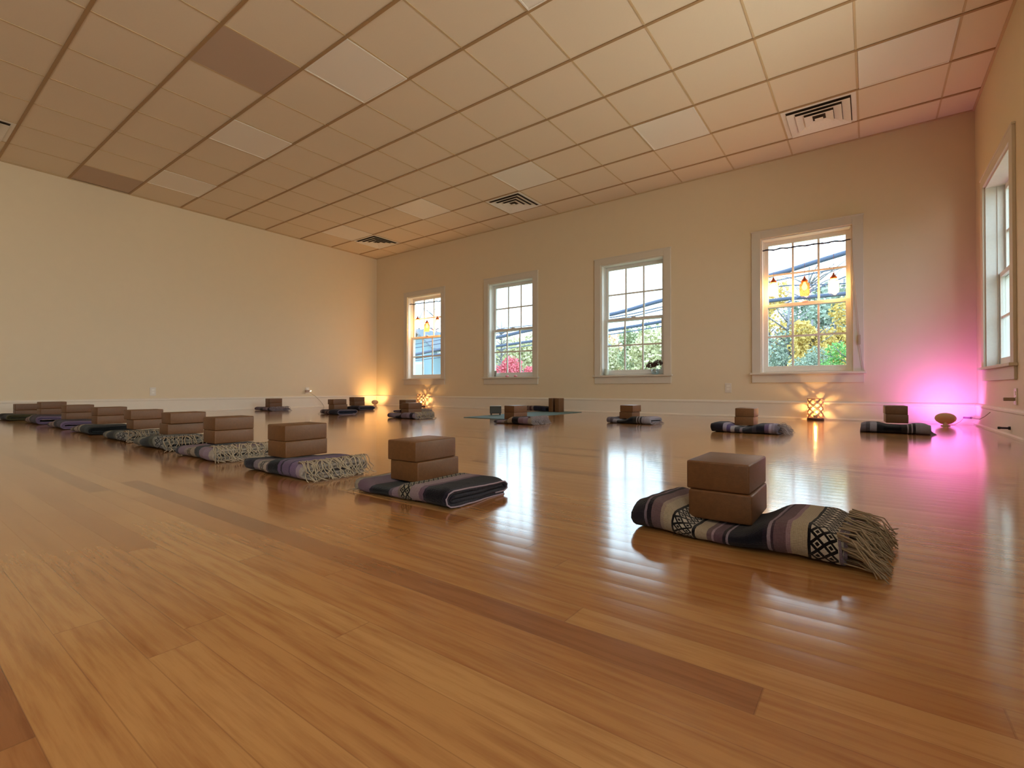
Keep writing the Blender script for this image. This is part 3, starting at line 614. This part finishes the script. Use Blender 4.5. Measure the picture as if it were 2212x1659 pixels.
# ---------------------------------------------------------------- outside
GZ = -.7; FILL = 172.
tg = NT('lawn_grass'); P_ = tg.coord(); tg.bsdf(tg.mix(tg.noise(P_, 1.2, 5), hx('80845E'), hx('96906C')), .95)
m = MB(); nx, ny = 40, 30; V = []; F_ = []
for i in range(nx+1):
    for j in range(ny+1):
        x = -70+130*i/nx; y = .25+95*j/ny
        hgt = max(0, (y-26))*.17*(1+.3*math.sin(x*.07)); V.append((x, y, GZ+min(hgt, 8)+.15*math.sin(x*.5+y*.3)*(y > 6)))
for i in range(nx):
    for j in range(ny): a = i*(ny+1)+j; F_.append((a, a+ny+1, a+ny+2, a+1))
m.add(V, F_); o = m.build('ground', tg.m, smooth=True); tag(o, 'grassy ground rising to a hillside outside the windows', 'ground', kind='structure')
m = MB(); m.add([(RX+.25, -40, GZ), (60, -40, GZ), (60, .25, GZ), (RX+.25, .25, GZ)], [(0, 1, 2, 3)])
tag(m.build('side_lawn', tg.m), 'lawn outside the right wall', 'ground', kind='structure')
def leafmat(name, a, b):
    t = NT(name); o = t.coord(); f = t.noise(o, .9, 4); g = t.noise(o, 9, 2)
    c = t.mix(t.math('ADD', t.math('MULTIPLY', f, .6), t.math('MULTIPLY', g, .4)), hx(a), hx(b))
    n = t.bsdf(c, .8, Specular_IOR_Level=.2); return t.m
LM = dict(yellow=leafmat('yellow_leaves', 'E6CE84', 'C6AC62'), olive=leafmat('olive_leaves', 'C2C8A2', '9FA884'), sage=leafmat('sage_leaves', 'AEBCA9', '8E9E94'), red=leafmat('red_leaves', 'E6808E', 'CC6274'), green=leafmat('green_leaves', '96C87C', '78AA68'), straw=leafmat('straw_leaves', 'DEDAB6', 'C4C49E'), orange=leafmat('orange_leaves', 'E4C298', 'CCA878'))
BARK = plain('bark', '9A989E', .9, nscale=12, namt=.3)
def tree(x, y, hgt, rad, kind, label, n=1500, leaf=.11, cz=.62, bare=False, gz=None, group='trees outside the windows'):
    gz = GZ if gz is None else gz
    n = int(n*2.2); leaf *= .6
    r = tag(empty('tree', (x, y, gz)), label, 'tree', group); rd = random.Random(int(x*100+y*7))
    m = MB(); m.tube([(0, 0, -.1), (.05, 0, hgt*.3), (.0, .1, hgt*.62), (.1, 0, hgt*.9)], (.03+.012*hgt) if bare else (.05+.02*hgt), 8, taper=.25); m.build('trunk', BARK, r, smooth=True)
    m = MB(); tips = []
    for k in range(14 if not bare else 34):
        z = hgt*rd.uniform(.22, .8); a = rd.uniform(0, 2*PI); L = rad*rd.uniform(.5, 1.)
        p1 = Vector((math.cos(a)*L*.45, math.sin(a)*L*.45, z+L*.3)); p2 = Vector((math.cos(a+.2)*L, math.sin(a+.2)*L, z+L*rd.uniform(.3, .9)))
        m.tube([(0, 0, z), p1, p2], .012+.006*hgt, 5, taper=.25); tips.append(p2)
        for q in range(3 if bare else 1):
            e = p1.lerp(p2, rd.uniform(.2, .8)); m.tube([e, e+Vector((rd.uniform(-.5, .5), rd.uniform(-.5, .5), rd.uniform(.2, .8)))*L*.6], .009, 4, taper=.3)
    m.build('branches', BARK, r, smooth=True)
    if not bare:
        m = MB(); cl = [(Vector((0, 0, hgt*cz)), rad*.7)]
        for k in range(9):
            a = rd.uniform(0, 2*PI); q = rad*rd.uniform(.35, .75); cl.append((Vector((math.cos(a)*q, math.sin(a)*q, hgt*cz+rd.uniform(-.28, .33)*hgt)), rad*rd.uniform(.3, .48)))
        for k in range(n):
            c, s = cl[k % len(cl)]; d = Vector((rd.gauss(0, 1), rd.gauss(0, 1), rd.gauss(0, 1))).normalized()*s*rd.uniform(.55, 1.05)
            T = Matrix.Translation(c+d) @ Matrix.Rotation(rd.uniform(0, 6), 4, 'X') @ Matrix.Rotation(rd.uniform(0, 6), 4, 'Y'); q = leaf*rd.uniform(.6, 1.4)
            m.add([(-q, -q*.6, 0), (q, -q*.6, .02), (q*.8, q*.7, 0), (-q*.7, q*.8, .03)], [(0, 1, 2, 3)], T)
        m.build('foliage', LM[kind], r)
    return r
def px_tree(px, Y, ptop, rad, kind, label, **k):         # crown top given as a photo pixel row
    p = at_y(px, ptop, Y); tree(p.x, Y, p.z-GZ, rad, kind, label, **k)
px_tree(1700, 22, 640, 1.8, 'sage', 'grey green tree filling the lower left of the window nearest the pink corner', n=2600, leaf=.12, cz=.5)
px_tree(1748, 15, 668, 1.1, 'yellow', 'round yellow tree in the middle of the window nearest the pink corner', n=1900, leaf=.09, cz=.62)
px_tree(1800, 17.5, 655, 1.3, 'yellow', 'tall golden tree at the right of the window nearest the pink corner', n=2200, leaf=.09, cz=.6)
px_tree(1838, 12, 742, .8, 'green', 'low bright green bush under the golden tree', n=1200, leaf=.06, cz=.6)
px_tree(1660, 27, 618, 2.2, 'yellow', 'yellow olive tree behind the left jar light', n=1700, leaf=.13, cz=.6)
px_tree(1820, 34, 572, 3.6, 'sage', 'tall distant grey green tree behind the right jar light', n=2400, leaf=.2, cz=.6)
px_tree(1740, 13, 762, .9, 'sage', 'low pale shrub at the bottom of the window nearest the pink corner', n=1200, leaf=.06, cz=.6)
px_tree(1745, 40, 545, 3., 'sage', 'bare branched tree behind the rose jar', bare=True)
px_tree(1345, 36, 738, 2.2, 'straw', 'straw coloured tree at the left of the third window', n=1700, leaf=.14)
px_tree(1395, 29, 722, 2.2, 'olive', 'pale olive tree in the middle of the third window', n=2000, leaf=.14)
px_tree(1432, 22, 715, 2.1, 'straw', 'broad straw tree at the right of the third window', n=2200, leaf=.16)
px_tree(1325, 44, 728, 2.4, 'orange', 'small orange tree far off in the third window', n=1200, leaf=.16)
px_tree(1370, 54, 700, 3., 'sage', 'bare tree far off in the third window', bare=True)
px_tree(1095, 12, 786, 1.25, 'red', 'low red maple in the second window', n=2200, leaf=.07, cz=.6)
px_tree(1127, 15, 792, .9, 'red', 'smaller red shrub right of the red maple', n=1200, leaf=.06, cz=.6)
px_tree(1140, 36, 736, 4., 'straw', 'pale straw tree on the hillside in the second window', n=2200, leaf=.22)
px_tree(1085, 40, 742, 3.6, 'olive', 'olive tree on the hillside behind the red maple', n=1800, leaf=.22)
px_tree(1082, 30, 676, 1.7, 'sage', 'thin bare tree in the upper left of the second window', bare=True)
px_tree(905, 44, 650, 2.6, 'sage', 'bare tree behind the house in the leftmost window', bare=True)
px_tree(938, 54, 640, 3.2, 'sage', 'taller bare tree behind the house roof in the leftmost window', bare=True)
tree(13.5, 2.2, 5.2, 1.8, 'sage', 'grey green tree outside the right wall window', n=1800, leaf=.12)
# house in window 1
hs = tag(empty('house', (-13.9, 13.2, GZ), .06), 'pale blue house with grey gabled roofs in the leftmost window', 'house')
SID = NT('pale_blue_siding'); o_ = SID.coord(); _, _, zz = SID.sep(o_); lap = SID.math('FRACT', SID.math('DIVIDE', zz, .12)); SID.bsdf(SID.mix(SID.noise(o_, 3, 2), hx('8CA8B6'), hx('7E9CAA')), .7, 0., SID.bump(lap, .5, .01))
RFM = plain('grey_shingle_roof', '74828E', .9, nscale=8, namt=.15)
WHT = plain('house_white_trim', 'EAF2F4', .6)
box('wall', (-4.6, 0, 0), (3.0, 3.2, 3.1), SID.m, hs)
def gable(name, x0, x1, y0, y1, z0, zr, along='x'):
    m = MB(); t_ = .12
    if along == 'x': ym = (y0+y1)/2; V = [(x0, y0, z0), (x1, y0, z0), (x1, ym, zr), (x0, ym, zr), (x1, y1, z0), (x0, y1, z0)]; F2 = [(0, 1, 2, 3), (3, 2, 4, 5)]
    else: xm = (x0+x1)/2; V = [(x0, y0, z0), (xm, y0, zr), (xm, y1, zr), (x0, y1, z0), (x1, y0, z0), (x1, y1, z0)]; F2 = [(0, 1, 2, 3), (1, 4, 5, 2)]
    n = len(V); V2 = V+[(a, b, c-t_) for a, b, c in V]; F3 = F2+[tuple(i+n for i in reversed(q)) for q in F2]
    ed = {}
    for q in F2:
        for k in range(4): e = (q[k], q[(k+1) % 4]); ed[tuple(sorted(e))] = ed.get(tuple(sorted(e)), [])+[e]
    for e in ed.values():
        if len(e) == 1: a, b = e[0]; F3.append((b, a, a+n, b+n))
    m.add(V2, F3); return m.build(name, RFM, hs)
gable('roof', -5, 3.4, -.5, 3.7, 3.05, 4.3); gable('roof', .2, 3.0, -1.3, 1.6, 3.2, 4.35, 'y')
m = MB(); m.add([(.4, -.9, 3.1), (2.8, -.9, 3.1), (1.6, -.9, 4.1), (.4, -.8, 3.1), (2.8, -.8, 3.1), (1.6, -.8, 4.1)], [(0, 1, 2), (5, 4, 3), (0, 3, 4, 1), (1, 4, 5, 2), (2, 5, 3, 0)]); m.build('gable_wall', SID.m, hs)
box('eave_board', (-5, -.62, 2.86), (3.4, -.5, 3.06), WHT, hs)
box('porch_wall', (.5, -.9, 0), (2.7, 0, 3.1), SID.m, hs)
for x in (-3.4, -1.4, 1.2):
    y0 = -.95 if x == 1.2 else -.05
    m = MB(); m.box((x, y0, 1.0), (x+.8, y0+.06, 2.5)); w = m.build('house_window', WHT, hs); box('window_pane', (x+.12, y0-.02, 1.12), (x+.68, y0+.02, 1.72), plain('shade_pane', 'B9C6C0', .3), w); box('window_pane', (x+.12, y0-.02, 1.82), (x+.68, y0+.02, 2.38), bpy.data.materials['shade_pane'], w)
for x in (-4.6, -2.2, 2.85): box('corner_board', (x, -.06, 0), (x+.15, 0, 3.1), WHT, hs)
box('far_building', (-13.0, 26, GZ), (-9.2, 30, 3.1), SID.m); fb = bpy.data.objects['far_building']; tag(fb, 'pale far building with low roof behind the house in the leftmost window', 'building')
m = MB(); m.add([(-13.4, 25.6, 3.8), (-8.8, 25.6, 3.8), (-8.8, 30.4, 3.8), (-13.4, 30.4, 3.8), (-11.1, 28, 5.4)], [(0, 1, 4), (1, 2, 4), (2, 3, 4), (3, 0, 4), (3, 2, 1, 0)]); o = m.build('roof', RFM, fb)
fb.location = (0, 0, 0)
# overhead cables, strung between two poles beyond the frame
CAB = plain('slate_cable', '4E5C78', .7)
def cable(pts, r, label, Y=8.5):
    P = [at_y(a, b, Y) for a, b in pts]
    a = P[0]+(P[0]-P[1]).normalized()*14; b = P[-1]+(P[-1]-P[-2]).normalized()*7
    Q = [a]+P+[b]; out = []
    for i in range(len(Q)-1):
        p0, p1, p2, p3 = Q[max(i-1, 0)], Q[i], Q[i+1], Q[min(i+2, len(Q)-1)]
        for k in range(8):
            t = k/8; out.append(.5*((2*p1)+(-p0+p2)*t+(2*p0-5*p1+4*p2-p3)*t*t+(-p0+3*p1-3*p2+p3)*t**3))
    m = MB(); m.tube(out+[Q[-1]], r, 6); tag(m.build('overhead_cable', CAB, smooth=True), label, 'cable', 'overhead cables')
cable([(905, 764), (1073, 729), (1150, 712), (1320, 679), (1434, 648), (1660, 596), (1830, 545)], .062, 'thickest overhead cable crossing all the windows, highest on the right')
cable([(905, 772), (1073, 748), (1150, 737), (1318, 713), (1432, 694), (1650, 652), (1830, 634)], .05, 'second thick overhead cable below the thickest one', 8.8)
cable([(905, 750), (1100, 716), (1320, 686), (1434, 662), (1660, 610), (1830, 576)], .018, 'thin overhead cable just under the thickest one', 8.4)
cable([(905, 778), (1100, 752), (1320, 722), (1434, 704), (1655, 668), (1830, 596)], .017, 'thin overhead cable climbing steeply behind the right jar', 8.2)
cable([(905, 742), (1100, 708), (1320, 690), (1434, 668), (1660, 622), (1830, 612)], .017, 'thin overhead cable behind the middle of the jars', 9.)

# ---------------------------------------------------------------- light
w = bpy.data.worlds.new('sky'); bpy.context.scene.world = w; w.use_nodes = True; nt = w.node_tree; nt.nodes.clear()
out = nt.nodes.new('ShaderNodeOutputWorld'); bg = nt.nodes.new('ShaderNodeBackground')
tc = nt.nodes.new('ShaderNodeTexCoord'); sx = nt.nodes.new('ShaderNodeSeparateXYZ'); nt.links.new(tc.outputs['Generated'], sx.inputs[0])
rp = nt.nodes.new('ShaderNodeValToRGB'); nt.links.new(sx.outputs[2], rp.inputs[0])
rp.color_ramp.elements[0].position = .0; rp.color_ramp.elements[0].color = (.70, .86, .97, 1); rp.color_ramp.elements[1].position = .35; rp.color_ramp.elements[1].color = (.74, .87, 1, 1)
nt.links.new(rp.outputs[0], bg.inputs[0]); bg.inputs[1].default_value = 4.2; nt.links.new(bg.outputs[0], out.inputs[0])
def portal(M4, sx_, sy_):
    l = bpy.data.lights.new('window_portal', 'AREA'); l.shape = 'RECTANGLE'; l.size = sx_; l.size_y = sy_
    l.cycles.is_portal = True
    o = bpy.data.objects.new('window_portal', l); C.objects.link(o); o.matrix_world = M4
for a, b in WINX: portal(Matrix.Translation(((a+b)/2, .175, 1.295)) @ Matrix.Rotation(-PI/2, 4, 'X'), b-a, 1.55)
portal(Matrix.Translation((RX+.175, -.955, 1.295)) @ Matrix.Rotation(PI/2, 4, 'Y'), 1.55, .97)
# added area lights outside the unseen right wall windows, to brighten the room
for a, b in RWS[1:]:
    l = bpy.data.lights.new('window_daylight', 'AREA'); l.shape = 'RECTANGLE'; l.size = 1.9; l.size_y = 1.3; l.energy = FILL*dict(zip(RWS[1:], (.7, .95, .8)))[(a, b)]; l.color = (1, .89, .76)
    o = bpy.data.objects.new('window_daylight', l); C.objects.link(o); o.matrix_world = Matrix.Translation((RX+.45, (a+b)/2, 1.2)) @ Matrix.Rotation(PI/2+.36, 4, 'Y')
# unseen ceiling panels behind the camera, glow added to lift the room
for i in (-9, -6, -3, 0, 3):
    for j in (11, 14): light_panel(i, j, 'lit square ceiling light behind the photographer', True)

cd = bpy.data.cameras.new('camera'); cam = bpy.data.objects.new('camera', cd); C.objects.link(cam)
cd.sensor_width = 36; cd.lens = FPX/2212*36; cd.clip_start = .02; cd.clip_end = 300
cam.location = CAM; cam.rotation_euler = (PI/2+PITCH, 0, YAW)
sc = bpy.context.scene; sc.camera = cam
vs = sc.view_settings; vs.view_transform = 'Standard'; vs.look = 'None'; vs.exposure = .24; vs.gamma = 1.; vs.use_curve_mapping = False
